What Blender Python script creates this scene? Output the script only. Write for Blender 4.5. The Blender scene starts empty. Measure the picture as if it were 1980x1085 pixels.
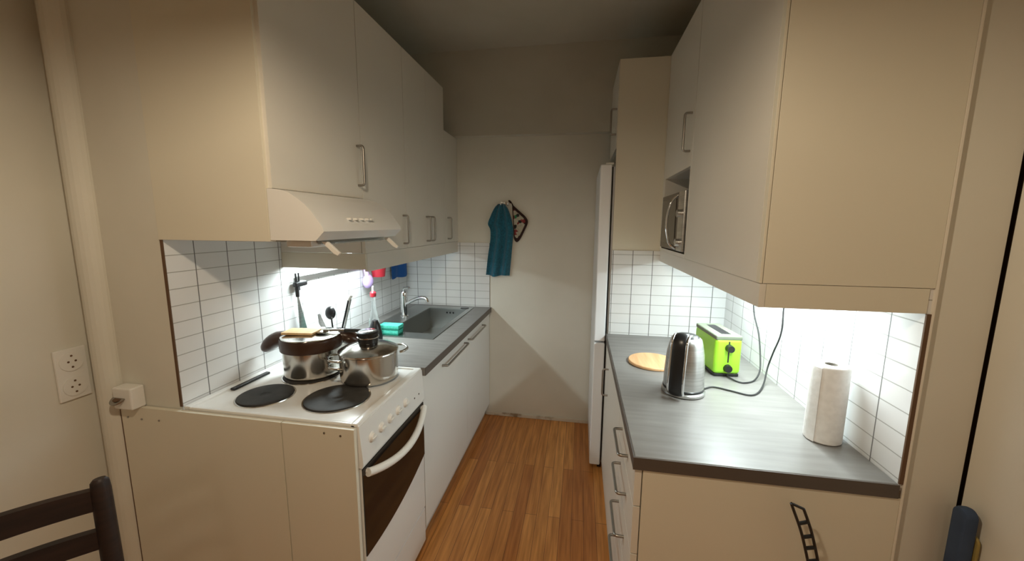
import bpy, bmesh, math, random
from mathutils import Vector, Matrix
random.seed(7)
PI = math.pi
scn = bpy.context.scene
C = scn.collection

# ------------------------------------------------------------------ camera
CAM = (0.0, 0.0, 1.5481)
YAW, PITCH, ROLL, FPX = 0.1738, 0.1452, 0.007, 748.93
cd = bpy.data.cameras.new('camera'); cam = bpy.data.objects.new('camera', cd); C.objects.link(cam)
cd.sensor_fit = 'HORIZONTAL'; cd.sensor_width = 36.0; cd.lens = 36.0 * FPX / 1980.0
cd.clip_start = 0.02; cd.clip_end = 50
cy, sy = math.cos(YAW), math.sin(YAW); cp, sp = math.cos(PITCH), math.sin(PITCH)
fwd = Vector((-sy, cy, 0)); rgt = Vector((cy, sy, 0)); up = Vector((0, 0, 1))
f2 = fwd * cp - up * sp; u2 = up * cp + fwd * sp
cr, sr = math.cos(ROLL), math.sin(ROLL)
r3 = rgt * cr + u2 * sr; u3 = u2 * cr - rgt * sr
m = Matrix(((r3.x, u3.x, -f2.x), (r3.y, u3.y, -f2.y), (r3.z, u3.z, -f2.z))).to_4x4()
m.translation = Vector(CAM); cam.matrix_world = m
scn.camera = cam

# ------------------------------------------------------------------ world, light, exposure
scn.view_settings.view_transform = 'Standard'; scn.view_settings.look = 'None'
scn.view_settings.gamma = 1.0; scn.view_settings.use_curve_mapping = False
scn.view_settings.exposure = 0.14
w = bpy.data.worlds.new('world'); scn.world = w; w.use_nodes = True
w.node_tree.nodes['Background'].inputs[0].default_value = (0.9, 0.75, 0.55, 1)
w.node_tree.nodes['Background'].inputs[1].default_value = 0.02

def area(name, loc, size, sizey, energy, col, rot=(0, 0, 0), shape='RECTANGLE', spread=PI):
    l = bpy.data.lights.new(name, 'AREA'); l.shape = shape; l.size = size
    if shape in ('RECTANGLE', 'ELLIPSE'): l.size_y = sizey
    l.energy = energy; l.color = col; l.spread = spread
    o = bpy.data.objects.new(name, l); o.location = loc; o.rotation_euler = rot; C.objects.link(o); return o
# dining-room pendant behind and above the camera (opaque shade: shines down only)
LAMP = (-0.34, 0.28, 2.15)
_l = bpy.data.lights.new('pendant_light', 'POINT'); _l.energy = 27; _l.color = (1.0, 0.83, 0.60); _l.shadow_soft_size = 0.032
_o = bpy.data.objects.new('pendant_light', _l); _o.location = LAMP; C.objects.link(_o)
# weak fill light added further back, no fixture behind it
area('fill_light', (-0.3, -1.5, 2.1), 0.4, 0.4, 4, (1.0, 0.83, 0.66), shape='DISK')
# fluorescent strips under the wall cabinets
area('strip_light_left', (-1.18, 1.86, 1.388), 0.05, 0.42, 7.2, (0.86, 0.98, 0.985))
area('strip_light_right', (0.66, 1.60, 1.385), 0.05, 0.72, 9.0, (0.86, 0.98, 0.985))

# ------------------------------------------------------------------ materials
def P(mat): return mat.node_tree.nodes['Principled BSDF']
def mk(name, col, rough=0.5, metal=0.0, **kw):
    mt = bpy.data.materials.new(name); mt.use_nodes = True; p = P(mt)
    p.inputs['Base Color'].default_value = (*col, 1); p.inputs['Roughness'].default_value = rough
    p.inputs['Metallic'].default_value = metal
    for k, v in kw.items(): p.inputs[k.replace('_', ' ')].default_value = v
    return mt
def N(mt, t, **props):
    n = mt.node_tree.nodes.new(t)
    for k, v in props.items(): setattr(n, k, v)
    return n
def L(mt, a, b): mt.node_tree.links.new(a, b)
def vary(mt, c1, c2, scale=(1, 1, 1), nscale=3.0, detail=4, lo=0.35, hi=0.65, bump=0.0):
    g = N(mt, 'ShaderNodeNewGeometry'); mp = N(mt, 'ShaderNodeMapping'); mp.inputs['Scale'].default_value = scale
    nz = N(mt, 'ShaderNodeTexNoise'); nz.inputs['Scale'].default_value = nscale; nz.inputs['Detail'].default_value = detail
    cr_ = N(mt, 'ShaderNodeValToRGB'); e = cr_.color_ramp.elements
    e[0].position = lo; e[1].position = hi; e[0].color = (*c1, 1); e[1].color = (*c2, 1)
    L(mt, g.outputs['Position'], mp.inputs[0]); L(mt, mp.outputs[0], nz.inputs[0]); L(mt, nz.outputs[0], cr_.inputs[0])
    L(mt, cr_.outputs[0], P(mt).inputs['Base Color'])
    if bump:
        b = N(mt, 'ShaderNodeBump'); b.inputs['Strength'].default_value = bump; b.inputs['Distance'].default_value = 0.002
        L(mt, nz.outputs[0], b.inputs['Height']); L(mt, b.outputs[0], P(mt).inputs['Normal'])
    return mt

M = {}
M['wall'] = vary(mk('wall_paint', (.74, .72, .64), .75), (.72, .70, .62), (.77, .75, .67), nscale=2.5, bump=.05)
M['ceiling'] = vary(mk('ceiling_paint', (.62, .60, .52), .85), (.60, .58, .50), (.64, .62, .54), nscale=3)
M['cream'] = vary(mk('cream_laminate', (.77, .73, .61), .42), (.755, .715, .595), (.785, .745, .625), nscale=1.5)
M['door'] = vary(mk('door_laminate', (.78, .75, .68), .38), (.765, .735, .665), (.795, .765, .695), nscale=1.5)
M['lower'] = mk('white_laminate', (.82, .82, .79), .35)
M['gapshade'] = mk('painted_gap_shade', (.05, .03, .015), .8)
M['enamel'] = mk('white_enamel', (.84, .84, .82), .18)
M['plastic'] = mk('white_plastic', (.83, .82, .78), .35)
M['fridge'] = mk('fridge_white', (.82, .83, .85), .3)
M['iron'] = vary(mk('cast_iron', (.03, .027, .024), .62), (.022, .02, .018), (.04, .036, .032), nscale=20)
M['steel'] = mk('polished_steel', (.62, .60, .56), .16, 1.0)
M['brushed'] = vary(mk('brushed_steel', (.55, .55, .54), .3, 1.0), (.50, .50, .49), (.62, .62, .61), scale=(1, 1, 30), nscale=6)
M['sink'] = mk('sink_steel', (.36, .37, .36), .36, 1.0)
M['chrome'] = mk('chrome', (.75, .76, .77), .08, 1.0)
M['handle'] = mk('handle_steel', (.36, .34, .31), .34, 1.0)
M['black'] = mk('black_plastic', (.012, .012, .013), .3)
M['blackrub'] = mk('black_rubber', (.02, .02, .02), .6)
M['ovenglass'] = mk('oven_glass', (.012, .008, .006), .08)
M['brown'] = mk('brown_bakelite', (.05, .022, .012), .28)
M['wood'] = vary(mk('tan_wood', (.72, .42, .2), .5), (.66, .37, .17), (.80, .49, .25), scale=(12, 1, 1), nscale=4)
M['palewood'] = vary(mk('pale_wood', (.75, .52, .27), .6), (.70, .47, .23), (.80, .57, .32), scale=(12, 1, 1), nscale=4)
M['green'] = mk('lime_plastic', (.33, .70, .035), .28)
M['greentop'] = mk('toaster_top_grey', (.17, .20, .14), .6)
M['paper'] = vary(mk('paper_towel', (.9, .89, .87), .9), (.86, .85, .83), (.93, .92, .9), nscale=60, bump=.4)
M['card'] = mk('cardboard', (.30, .27, .23), .9)
M['darkwood'] = vary(mk('dark_chair_wood', (.022, .010, .008), .55), (.010, .004, .003), (.024, .010, .007), scale=(1, 1, 8), nscale=8)
M['teal'] = vary(mk('teal_terry', (.012, .16, .25), .9, **{'Sheen_Weight': .3}), (.008, .10, .16), (.016, .16, .25), nscale=90, bump=.6)
M['bluecloth'] = mk('blue_cloth', (.01, .10, .36), .8)
M['red'] = mk('red_plastic', (.42, .02, .035), .4)
M['lilac'] = mk('lilac_plastic', (.62, .45, .85), .4)
M['clear'] = mk('clear_plastic', (.85, .9, .9), .08, Transmission_Weight=.85, IOR=1.3)
M['micro'] = mk('dark_grey_metal', (.16, .14, .12), .35, 0.7)
M['sponge'] = vary(mk('turquoise_sponge', (.06, .52, .40), .9), (.05, .46, .35), (.09, .60, .47), nscale=120, bump=.6)
M['spongepad'] = mk('sponge_scourer', (.01, .22, .15), .95)
M['trimwood'] = mk('raw_wood_edge', (.13, .07, .035), .7)
M['boardblue'] = vary(mk('blue_cotton', (.05, .08, .15), .85), (.035, .06, .12), (.06, .095, .17), nscale=6)
M['boardedge'] = mk('yellowed_edge', (.35, .27, .08), .8)
M['glass'] = mk('lid_glass', (.5, .45, .4), .05, Transmission_Weight=.8)
M['strip'] = mk('lamp_diffuser', (.9, .9, .9), .5)
P(M['strip']).inputs['Emission Color'].default_value = (.86, .95, 1, 1); P(M['strip']).inputs['Emission Strength'].default_value = 6
M['hoodgrey'] = mk('filter_grey', (.42, .43, .40), .5)
M['caulk'] = mk('corner_seam_white', (.85, .80, .70), .6)
M['grime'] = vary(mk('skirting_paint', (.62, .57, .48), .7), (.30, .22, .14), (.70, .65, .56), nscale=9, lo=.36, hi=.5)

def math_n(mt, op, a, b=None):
    n = N(mt, 'ShaderNodeMath', operation=op)
    for i, v in enumerate((a, b)):
        if v is None: continue
        if isinstance(v, (int, float)): n.inputs[i].default_value = v
        else: L(mt, v, n.inputs[i])
    return n.outputs[0]
def tile_mat(name, axis, u0, wu, z0=.9095, hz=.0583):
    mt = mk(name, (.8, .8, .8), .14); g = N(mt, 'ShaderNodeNewGeometry'); s = N(mt, 'ShaderNodeSeparateXYZ')
    L(mt, g.outputs['Position'], s.inputs[0])
    def line(sock, off, per, wid):
        t = math_n(mt, 'SUBTRACT', sock, off); t = math_n(mt, 'DIVIDE', t, per); t = math_n(mt, 'FRACT', t)
        t = math_n(mt, 'SUBTRACT', t, .5); t = math_n(mt, 'ABSOLUTE', t)      # .5 at the joint
        return math_n(mt, 'GREATER_THAN', t, .5 - wid / per)
    v = line(s.outputs[axis], u0, wu, .0019); h = line(s.outputs[2], z0, hz, .0015)
    nz = N(mt, 'ShaderNodeTexNoise'); nz.inputs['Scale'].default_value = 7; L(mt, g.outputs['Position'], nz.inputs[0])
    r = N(mt, 'ShaderNodeValToRGB'); r.color_ramp.elements[0].color = (.74, .75, .75, 1); r.color_ramp.elements[1].color = (.82, .82, .82, 1)
    L(mt, nz.outputs[0], r.inputs[0])
    a = N(mt, 'ShaderNodeMix', data_type='RGBA'); L(mt, h, a.inputs[0]); L(mt, r.outputs[0], a.inputs[6]); a.inputs[7].default_value = (.40, .40, .38, 1)
    b = N(mt, 'ShaderNodeMix', data_type='RGBA'); L(mt, v, b.inputs[0]); L(mt, a.outputs[2], b.inputs[6]); b.inputs[7].default_value = (.17, .17, .165, 1)
    L(mt, b.outputs[2], P(mt).inputs['Base Color'])
    mx = math_n(mt, 'MAXIMUM', v, h); bp = N(mt, 'ShaderNodeBump'); bp.invert = True; bp.inputs['Strength'].default_value = .5; bp.inputs['Distance'].default_value = .001
    hh = math_n(mt, 'ADD', mx, math_n(mt, 'MULTIPLY', nz.outputs[0], .3)); L(mt, hh, bp.inputs['Height']); L(mt, bp.outputs[0], P(mt).inputs['Normal'])
    L(mt, math_n(mt, 'ADD', math_n(mt, 'MULTIPLY', mx, .6), .14), P(mt).inputs['Roughness'])
    return mt
M['tileL'] = tile_mat('tiles_left', 1, 1.175, .132)
M['tileB'] = tile_mat('tiles_back', 0, -.924, .119)
M['tileR'] = tile_mat('tiles_right', 1, 1.162, .132)
M['tileRB'] = tile_mat('tiles_right_back', 0, .301, .111)

def floor_mat():
    mt = mk('oak_parquet', (.4, .2, .08), .34); g = N(mt, 'ShaderNodeNewGeometry'); s = N(mt, 'ShaderNodeSeparateXYZ')
    L(mt, g.outputs['Position'], s.inputs[0]); c = N(mt, 'ShaderNodeCombineXYZ'); L(mt, s.outputs[1], c.inputs[0]); L(mt, s.outputs[0], c.inputs[1])
    br = N(mt, 'ShaderNodeTexBrick'); br.offset = .37; br.offset_frequency = 2
    for k, v in (('Scale', 1), ('Mortar Size', .0012), ('Mortar Smooth', .3), ('Brick Width', 1.15), ('Row Height', .062), ('Bias', -.05)): br.inputs[k].default_value = v
    br.inputs['Color1'].default_value = (.58, .235, .062, 1); br.inputs['Color2'].default_value = (.86, .43, .135, 1); br.inputs['Mortar'].default_value = (.20, .08, .03, 1)
    L(mt, c.outputs[0], br.inputs[0])
    mp = N(mt, 'ShaderNodeMapping'); mp.inputs['Scale'].default_value = (2.2, 34, 1); L(mt, c.outputs[0], mp.inputs[0])
    nz = N(mt, 'ShaderNodeTexNoise'); nz.inputs['Scale'].default_value = 1.6; nz.inputs['Detail'].default_value = 6; L(mt, mp.outputs[0], nz.inputs[0])
    r = N(mt, 'ShaderNodeValToRGB'); r.color_ramp.elements[0].position = .3; r.color_ramp.elements[1].position = .7
    r.color_ramp.elements[0].color = (.66, .58, .5, 1); r.color_ramp.elements[1].color = (1.12, 1.12, 1.12, 1); L(mt, nz.outputs[0], r.inputs[0])
    mx = N(mt, 'ShaderNodeMix', data_type='RGBA', blend_type='MULTIPLY'); mx.inputs[0].default_value = 1; L(mt, br.outputs[0], mx.inputs[6]); L(mt, r.outputs[0], mx.inputs[7])
    L(mt, mx.outputs[2], P(mt).inputs['Base Color']); return mt
M['floor'] = floor_mat()
def top_mat():
    mt = mk('grey_worktop_laminate', (.2, .19, .18), .36)
    vary(mt, (.185, .176, .165), (.245, .234, .220), scale=(2, 16, 2), nscale=2.2, detail=6, lo=.3, hi=.7); return mt
M['top'] = top_mat()
M['topedge'] = mk('worktop_edge', (.10, .082, .072), .45)
def mitt_mat():
    mt = mk('patterned_cotton', (.3, .25, .2), .9); g = N(mt, 'ShaderNodeNewGeometry'); v = N(mt, 'ShaderNodeTexVoronoi'); v.inputs['Scale'].default_value = 48
    r = N(mt, 'ShaderNodeValToRGB'); r.color_ramp.interpolation = 'CONSTANT'; e = r.color_ramp.elements
    e[0].color = (.45, .42, .33, 1); e[1].position = .35; e[1].color = (.02, .018, .016, 1)
    for p_, c_ in ((.6, (.40, .36, .28, 1)), (.8, (.22, .03, .03, 1)), (.92, (.03, .2, .09, 1))):
        n = e.new(p_); n.color = c_
    s = N(mt, 'ShaderNodeSeparateColor'); L(mt, g.outputs['Position'], v.inputs[0]); L(mt, v.outputs['Color'], s.inputs[0]); L(mt, s.outputs[0], r.inputs[0])
    L(mt, r.outputs[0], P(mt).inputs['Base Color']); return mt
M['mitt'] = mitt_mat()
M['mittedge'] = mk('black_binding', (.03, .012, .01), .9)

# ------------------------------------------------------------------ mesh helpers
def NB(): return bmesh.new()
def box(bm, x0, x1, y0, y1, z0, z1, bev=0.0, seg=2):
    r = bmesh.ops.create_cube(bm, size=1.0); vs = r['verts']
    sx, sy_, sz = abs(x1 - x0), abs(y1 - y0), abs(z1 - z0)
    c = Vector(((x0 + x1) / 2, (y0 + y1) / 2, (z0 + z1) / 2))
    for v in vs: v.co = Vector((v.co.x * sx, v.co.y * sy_, v.co.z * sz)) + c
    if bev:
        bev = min(bev, .49 * min(sx, sy_, sz))
        es = list({e for v in vs for e in v.link_edges})
        bmesh.ops.bevel(bm, geom=es, offset=bev, segments=seg, affect='EDGES', profile=.5)
    return bm
def prism(bm, pts, axis, a, b, bev=0.0):
    """closed polygon extruded along an axis; pts are the two other coordinates in x<y<z order"""
    def mkv(p, t):
        return {'x': (t, p[0], p[1]), 'y': (p[0], t, p[1]), 'z': (p[0], p[1], t)}[axis]
    va = [bm.verts.new(mkv(p, a)) for p in pts]; vb = [bm.verts.new(mkv(p, b)) for p in pts]
    n = len(pts); fs = [bm.faces.new(va), bm.faces.new(vb[::-1])]
    for i in range(n): fs.append(bm.faces.new((va[i], vb[i], vb[(i + 1) % n], va[(i + 1) % n])))
    bmesh.ops.recalc_face_normals(bm, faces=fs)
    if bev:
        es = list({e for f in fs[:2] for e in f.edges}); bmesh.ops.bevel(bm, geom=es, offset=bev, segments=2, affect='EDGES', profile=.5)
    return bm
def lathe(bm, prof, cx, cy_, n=40, close=True):
    rings = []
    for r, z in prof:
        if r < 1e-5: rings.append([bm.verts.new((cx, cy_, z))])
        else: rings.append([bm.verts.new((cx + r * math.cos(2 * PI * i / n), cy_ + r * math.sin(2 * PI * i / n), z)) for i in range(n)])
    fs = []
    for A, B in zip(rings, rings[1:]):
        for i in range(n):
            j = (i + 1) % n
            if len(A) == 1 and len(B) == 1: continue
            if len(A) == 1: fs.append(bm.faces.new((A[0], B[j], B[i])))
            elif len(B) == 1: fs.append(bm.faces.new((A[i], A[j], B[0])))
            else: fs.append(bm.faces.new((A[i], A[j], B[j], B[i])))
    bmesh.ops.recalc_face_normals(bm, faces=fs)
    return bm
def smooth_pts(pts, k=4):
    P_ = [Vector(p) for p in pts]; out = []
    for i in range(len(P_) - 1):
        p0 = P_[max(i - 1, 0)]; p1 = P_[i]; p2 = P_[i + 1]; p3 = P_[min(i + 2, len(P_) - 1)]
        for s in range(k):
            t = s / k
            out.append(.5 * ((2 * p1) + (-p0 + p2) * t + (2 * p0 - 5 * p1 + 4 * p2 - p3) * t * t + (-p0 + 3 * p1 - 3 * p2 + p3) * t ** 3))
    out.append(P_[-1]); return out
def tube(bm, pts, r, n=10, flat=1.0, upv=None):
    pts = [Vector(p) for p in pts]; rs = r if isinstance(r, (list, tuple)) else [r] * len(pts)
    rings = []; prev = None
    for i, p in enumerate(pts):
        t = (pts[min(i + 1, len(pts) - 1)] - pts[max(i - 1, 0)]).normalized()
        if prev is None:
            a = Vector(upv) if upv else (Vector((0, 0, 1)) if abs(t.z) < .9 else Vector((1, 0, 0)))
        else: a = prev
        a = (a - t * a.dot(t)).normalized(); prev = a; b = t.cross(a)
        rings.append([bm.verts.new(p + a * rs[i] * math.cos(2 * PI * k / n) * flat + b * rs[i] * math.sin(2 * PI * k / n)) for k in range(n)])
    fs = [bm.faces.new(rings[0][::-1]), bm.faces.new(rings[-1])]
    for A, B in zip(rings, rings[1:]):
        for k in range(n): fs.append(bm.faces.new((A[k], A[(k + 1) % n], B[(k + 1) % n], B[k])))
    bmesh.ops.recalc_face_normals(bm, faces=fs)
    return bm
def corner_path(pts, r=.008, k=4):
    P_ = [Vector(p) for p in pts]; out = [P_[0]]
    for i in range(1, len(P_) - 1):
        a = (P_[i - 1] - P_[i]).normalized(); b = (P_[i + 1] - P_[i]).normalized()
        s = P_[i] + a * r; e = P_[i] + b * r
        for q in range(k + 1):
            t = q / k; out.append((1 - t) ** 2 * s + 2 * t * (1 - t) * P_[i] + t * t * e)
    out.append(P_[-1]); return out

ROOT = {}
def finish(name, bm, mat, loc, parent=None, smooth=True):
    me = bpy.data.meshes.new(name)
    bmesh.ops.translate(bm, verts=bm.verts, vec=-Vector(loc))
    bm.to_mesh(me); bm.free()
    for mm in (mat if isinstance(mat, (list, tuple)) else [mat]): me.materials.append(mm)
    if smooth:
        me.polygons.foreach_set('use_smooth', [True] * len(me.polygons))
        me.set_sharp_from_angle(angle=math.radians(38))
    o = bpy.data.objects.new(name, me); C.objects.link(o)
    if smooth:
        wn = o.modifiers.new('normals', 'WEIGHTED_NORMAL'); wn.keep_sharp = True; wn.weight = 100
    if parent is not None: o.parent = parent; ROOT[o.name] = loc
    return o
def part(name, bm, mat, parent, label=None):
    o = finish(name, bm, mat, ROOT[parent.name], parent)
    if label: o['label'] = label
    return o
def thing(name, label, cat, loc, group=None):
    o = bpy.data.objects.new(name, None); C.objects.link(o); o.location = loc; o.empty_display_size = .05
    o['label'] = label; o['category'] = cat
    if group: o['group'] = group
    ROOT[o.name] = Vector(loc); return o
def solo(name, bm, mat, label, cat, loc, group=None):
    o = finish(name, bm, mat, Vector(loc)); o.location = loc; o['label'] = label; o['category'] = cat
    if group: o['group'] = group
    ROOT[o.name] = Vector(loc); return o
def struct(name, bm, mat):
    o = finish(name, bm, mat, Vector((0, 0, 0)), smooth=False); o['kind'] = 'structure'; ROOT[o.name] = Vector((0, 0, 0)); return o
def rotz(bm, ang, c):
    bmesh.ops.rotate(bm, verts=bm.verts, cent=Vector(c), matrix=Matrix.Rotation(ang, 3, 'Z')); return bm

# ------------------------------------------------------------------ layout numbers
XLW, XRW, YN, YB = -1.377, .826, 1.07, 2.9135
CEIL = 2.76
# ------------------------------------------------------------------ room shell
struct('floor', box(NB(), -1.85, 1.10, -3.0, 3.0, -.05, 0), M['floor'])
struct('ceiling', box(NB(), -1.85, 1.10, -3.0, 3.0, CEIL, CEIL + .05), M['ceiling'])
struct('wall_back', box(NB(), -1.85, 1.10, YB, YB + .1, 0, CEIL), M['wall'])
struct('wall_left', box(NB(), -1.75, XLW, YN, YB, 0, CEIL), M['wall'])
struct('wall_left_near', box(NB(), -1.85, -1.75, -3.0, YN, 0, CEIL), M['wall'])
struct('wall_right', box(NB(), XRW, .957, YN, YB, 0, CEIL), M['wall'])
struct('wall_right_near', box(NB(), .9625, 1.10, -3.0, 1.064, 0, CEIL), M['wall'])
struct('wall_behind', box(NB(), -1.85, 1.10, -3.1, -3.0, 0, CEIL), M['wall'])
struct('gap_shade_backing', box(NB(), .9573, 1.10, 1.082, 1.14, 0, CEIL), M['gapshade'])  # dark backing behind the wall slot; the gap's shade is put into its colour
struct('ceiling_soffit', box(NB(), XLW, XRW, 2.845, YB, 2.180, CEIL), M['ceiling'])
# rounded pipe casing in the left corner
struct('trim_2', tube(NB(), [(-1.657, 1.062, 0), (-1.657, 1.062, CEIL)], .040, 20), M['wall'])
bm = NB(); box(bm, -.72, .10, YB - .010, YB, 0, .028, .003); struct('baseboard_back', bm, M['grime'])
# tiled splashbacks
struct('trim_3', box(NB(), XLW, XLW + .008, YN + .003, YB, .88, 1.50), M['tileL'])
struct('trim_4', box(NB(), XLW + .008, -.687, YB - .008, YB, .88, 1.402), M['tileB'])
struct('trim_5', box(NB(), XRW - .008, XRW, 1.062, 2.325, .88, 1.42), M['tileR'])
struct('trim_6', box(NB(), .183, XRW - .008, 2.325, 2.333, .88, 1.400), M['tileRB'])
struct('trim_7', box(NB(), XLW, XLW + .0095, YN - .0015, YN + .0025, .90, 1.488), M['trimwood'])
struct('trim_8', box(NB(), XRW - .0095, XRW, 1.057, 1.0615, .90, 1.342), M['trimwood'])
struct('trim_9', box(NB(), XRW, XRW + .005, 1.056, YN, 0, CEIL - .3), M['caulk'])

# ------------------------------------------------------------------ handles
def bar_handle(parent, mount_a, mount_b, out, r=.005, rr=.012):
    a, b, o = Vector(mount_a), Vector(mount_b), Vector(out)
    bm = NB(); tube(bm, corner_path([a, a + o, b + o, b], rr), r, 10)
    return part('handle', bm, M['handle'], parent)
def panel_door(parent, x0, x1, y0, y1, z0, z1, mat, name='door', bev=.0008):
    return part(name, box(NB(), x0, x1, y0, y1, z0, z1, bev), mat, parent)

# ------------------------------------------------------------------ left wall cabinets
XU = -.9405
ZT = 2.4465
def carcass(bm, xb, xf, y0, y1, z0, z1, t=.016):
    box(bm, xb, xf, y0, y0 + t, z0, z1); box(bm, xb, xf, y1 - t, y1, z0, z1)
    xa, xz = min(xb, xf), max(xb, xf)
    box(bm, xa, xz, y0 + t, y1 - t, z0, z0 + t); box(bm, xa, xz, y0 + t, y1 - t, z1 - t, z1)
    s = 1 if xf > xb else -1
    box(bm, *sorted((xb, xb + s * .008)), y0 + t, y1 - t, z0 + t, z1 - t)
    return bm
t = thing('wall_cabinet', 'tall cream wall cabinet above the cooker hood, nearest on the left', 'cabinet', (-1.16, 1.33, 1.65), 'wall cabinets along the left wall')
bm = NB(); carcass(bm, XLW + .002, XU - .021, 1.092, 1.583, 1.652, ZT); part('body', bm, M['door'], t)
part('side_panel', box(NB(), XLW + .002, XU - .014, YN - .006, 1.090, 1.488, ZT, .0015), M['cream'], t, 'wide cream end panel facing the room')
d = panel_door(t, XU - .018, XU, 1.074, 1.583, 1.652, ZT, M['door'])
bar_handle(d, (XU, 1.553, 1.868), (XU, 1.553, 1.706), (.030, 0, 0))
spec = [(1.586, 2.010, 1.413, ZT, [(1.586, 2.010, 1.968)], 'tall wall cabinet with one door, right after the cooker hood on the left'),
        (2.012, 2.627, 1.413, ZT, [(2.012, 2.3195, 2.288), (2.3195, 2.6275, 2.355)], 'tall two-door wall cabinet above the sink with paired handles'),
        (2.629, 2.912, 1.413, 2.176, [(2.629, 2.913, 2.680)], 'lower narrow wall cabinet in the back left corner under the soffit')]
for y0, y1, z0, z1, doors, lab in spec:
    t = thing('wall_cabinet', lab, 'cabinet', (-1.16, (y0 + y1) / 2, z0), 'wall cabinets along the left wall')
    bm = NB(); carcass(bm, XLW + .010, XU - .021, y0, y1, z0, z1); part('body', bm, M['door'], t)
    for a, b, h in doors:
        d = panel_door(t, XU - .018, XU, a, b - .0008, z0, z1, M['door'])
        bar_handle(d, (XU, h, 1.588), (XU, h, 1.440), (.030, 0, 0))
t = thing('cabinet_pelmet', 'pale pelmet board hiding the lamp under the left wall cabinets', 'pelmet', (-.95, 2.2, 1.34))
part('front_board', box(NB(), XU - .016, XU - .002, 1.600, 2.911, 1.329, 1.4115, .001), M['door'], t)
part('end_board', box(NB(), XLW + .010, XU - .002, 1.584, 1.599, 1.340, 1.4115, .001), M['cream'], t)
# lamp under cabinets
def strip_lamp(label, x, y0, y1, z):
    t = thing('under_cabinet_lamp', label, 'lamp', (x, (y0 + y1) / 2, z), 'strip lamps under the wall cabinets')
    part('housing', box(NB(), x - .03, x + .03, y0, y1, z - .016, z, .004), M['plastic'], t)
    part('diffuser', box(NB(), x - .022, x + .022, y0 + .01, y1 - .01, z - .020, z - .0165, .0015), M['strip'], t)
strip_lamp('slim strip lamp glowing under the left wall cabinets', -1.18, 1.63, 2.09, 1.4125)
strip_lamp('slim strip lamp glowing under the right wall cabinets', .66, 1.22, 1.98, 1.4115)

# ------------------------------------------------------------------ cooker hood
t = thing('cooker_hood', 'white cooker hood with curved front between cabinet and stove', 'cooker hood', (-1.1, 1.33, 1.49))
prof = [(-1.367, 1.4925), (-.797, 1.4925), (-.767, 1.521), (-.772, 1.536), (-.787, 1.556), (-.806, 1.582), (-.827, 1.603), (-.852, 1.622), (-.878, 1.638), (-.908, 1.647), (-.938, 1.6505), (-1.367, 1.6505)]
hb = NB(); prism(hb, prof, 'y', 1.0915, 1.5825); 
prism(hb, [(-.953, 1.4925)] + prof[1:11] + [(-.953, 1.6505)], 'y', 1.066, 1.0925)
part('housing', hb, M['enamel'], t)
part('grease_filter', box(NB(), -1.32, -.83, 1.12, 1.55, 1.484, 1.4925, .002), M['hoodgrey'], t)
part('lamp_cover', box(NB(), -.925, -.835, 1.095, 1.20, 1.470, 1.4920, .005), M['plastic'], t)
for yy in (1.11, 1.51):
    bm = NB(); prism(bm, [(-.812, 1.488), (-.79, 1.488), (-.748, 1.452), (-.756, 1.444), (-.770, 1.450)], 'y', yy, yy + .012, .002)
    part('visor_arm', bm, M['plastic'], t)
part('visor', box(NB(), -.86, -.80, 1.125, 1.508, 1.478, 1.4835, .002), M['clear'], t)
for yy in (1.225, 1.262, 1.30, 1.337, 1.36):
    part('button', box(NB(), -.794, -.776, yy, yy + .014, 1.557, 1.565, .002), M['plastic'], t)

# ------------------------------------------------------------------ left base units
for x0, x1, lab in ((-1.614, -.960, 'wide cream board closing the side of the stove, below the white wall socket box'),
                    (-.957, -.6945, 'narrow cream board at the side of the stove, next to the oven door')):
    t = thing('end_board', lab, 'panel', ((x0 + x1) / 2, 1.058, 0), 'cream boards beside the stove')
    part('board', box(NB(), x0, x1, 1.050, 1.066, 0.0, .8915, .0015), M['cream'], t)
    if x0 < -1: part('edge_band', box(NB(), x0 - .0035, x0 - .0002, 1.050, 1.0655, 0.0, .8905), M['trimwood'], t, 'dark raw edge')
    for px_, pz in ([(-1.585, .850), (-1.525, .848), (-1.45, .850)] if x0 < -1 else [(-.800, .872), (-.742, .868)]):
        bm = NB(); r = bmesh.ops.create_cone(bm, cap_ends=True, segments=10, radius1=.0035, radius2=.0035, depth=.003)
        bmesh.ops.rotate(bm, verts=bm.verts, cent=(0, 0, 0), matrix=Matrix.Rotation(PI / 2, 3, 'X'))
        bmesh.ops.translate(bm, verts=bm.verts, vec=(px_, 1.0495, pz)); part('screw', bm, M['handle'], t)
XF = -.6905
t = thing('stove', 'white freestanding electric stove with four hotplates and black oven glass', 'stove', (-1.03, 1.327, 0))
part('body', box(NB(), -1.355, -.715, 1.078, 1.578, .02, .855, .003), M['enamel'], t)
# hob with raised rim
bm = NB(); box(bm, -1.362, XF, 1.068, 1.581, .856, .8945, .008, 3); 
box(bm, -1.362, -1.335, 1.068, 1.581, .888, .903, .004); box(bm, XF - .030, XF, 1.068, 1.581, .886, .902, .006)
box(bm, -1.345, XF - .01, 1.068, 1.084, .888, .901, .004); box(bm, -1.345, XF - .01, 1.565, 1.581, .888, .901, .004)
part('hob', bm, M['enamel'], t)
part('vent_slot', box(NB(), -1.332, -1.312, 1.225, 1.405, .8945, .9045, .003), M['black'], t)
for cx, cy_, r in ((-1.160, 1.212, .094), (-.882, 1.243, .113), (-1.130, 1.438, .113), (-.862, 1.455, .088)):
    bm = NB(); lathe(bm, [(0, .899), (.018, .899), (.022, .9015), (r * .9, .9035), (r, .9015), (r + .001, .8945), (0, .8945)], cx, cy_, 48)
    part('hotplate', bm, M['iron'], t)
    part('hotplate_ring', lathe(NB(), [(r, .8946), (r + .002, .8975), (r + .0065, .8975), (r + .0075, .8946)], cx, cy_, 48), M['steel'], t)
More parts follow.
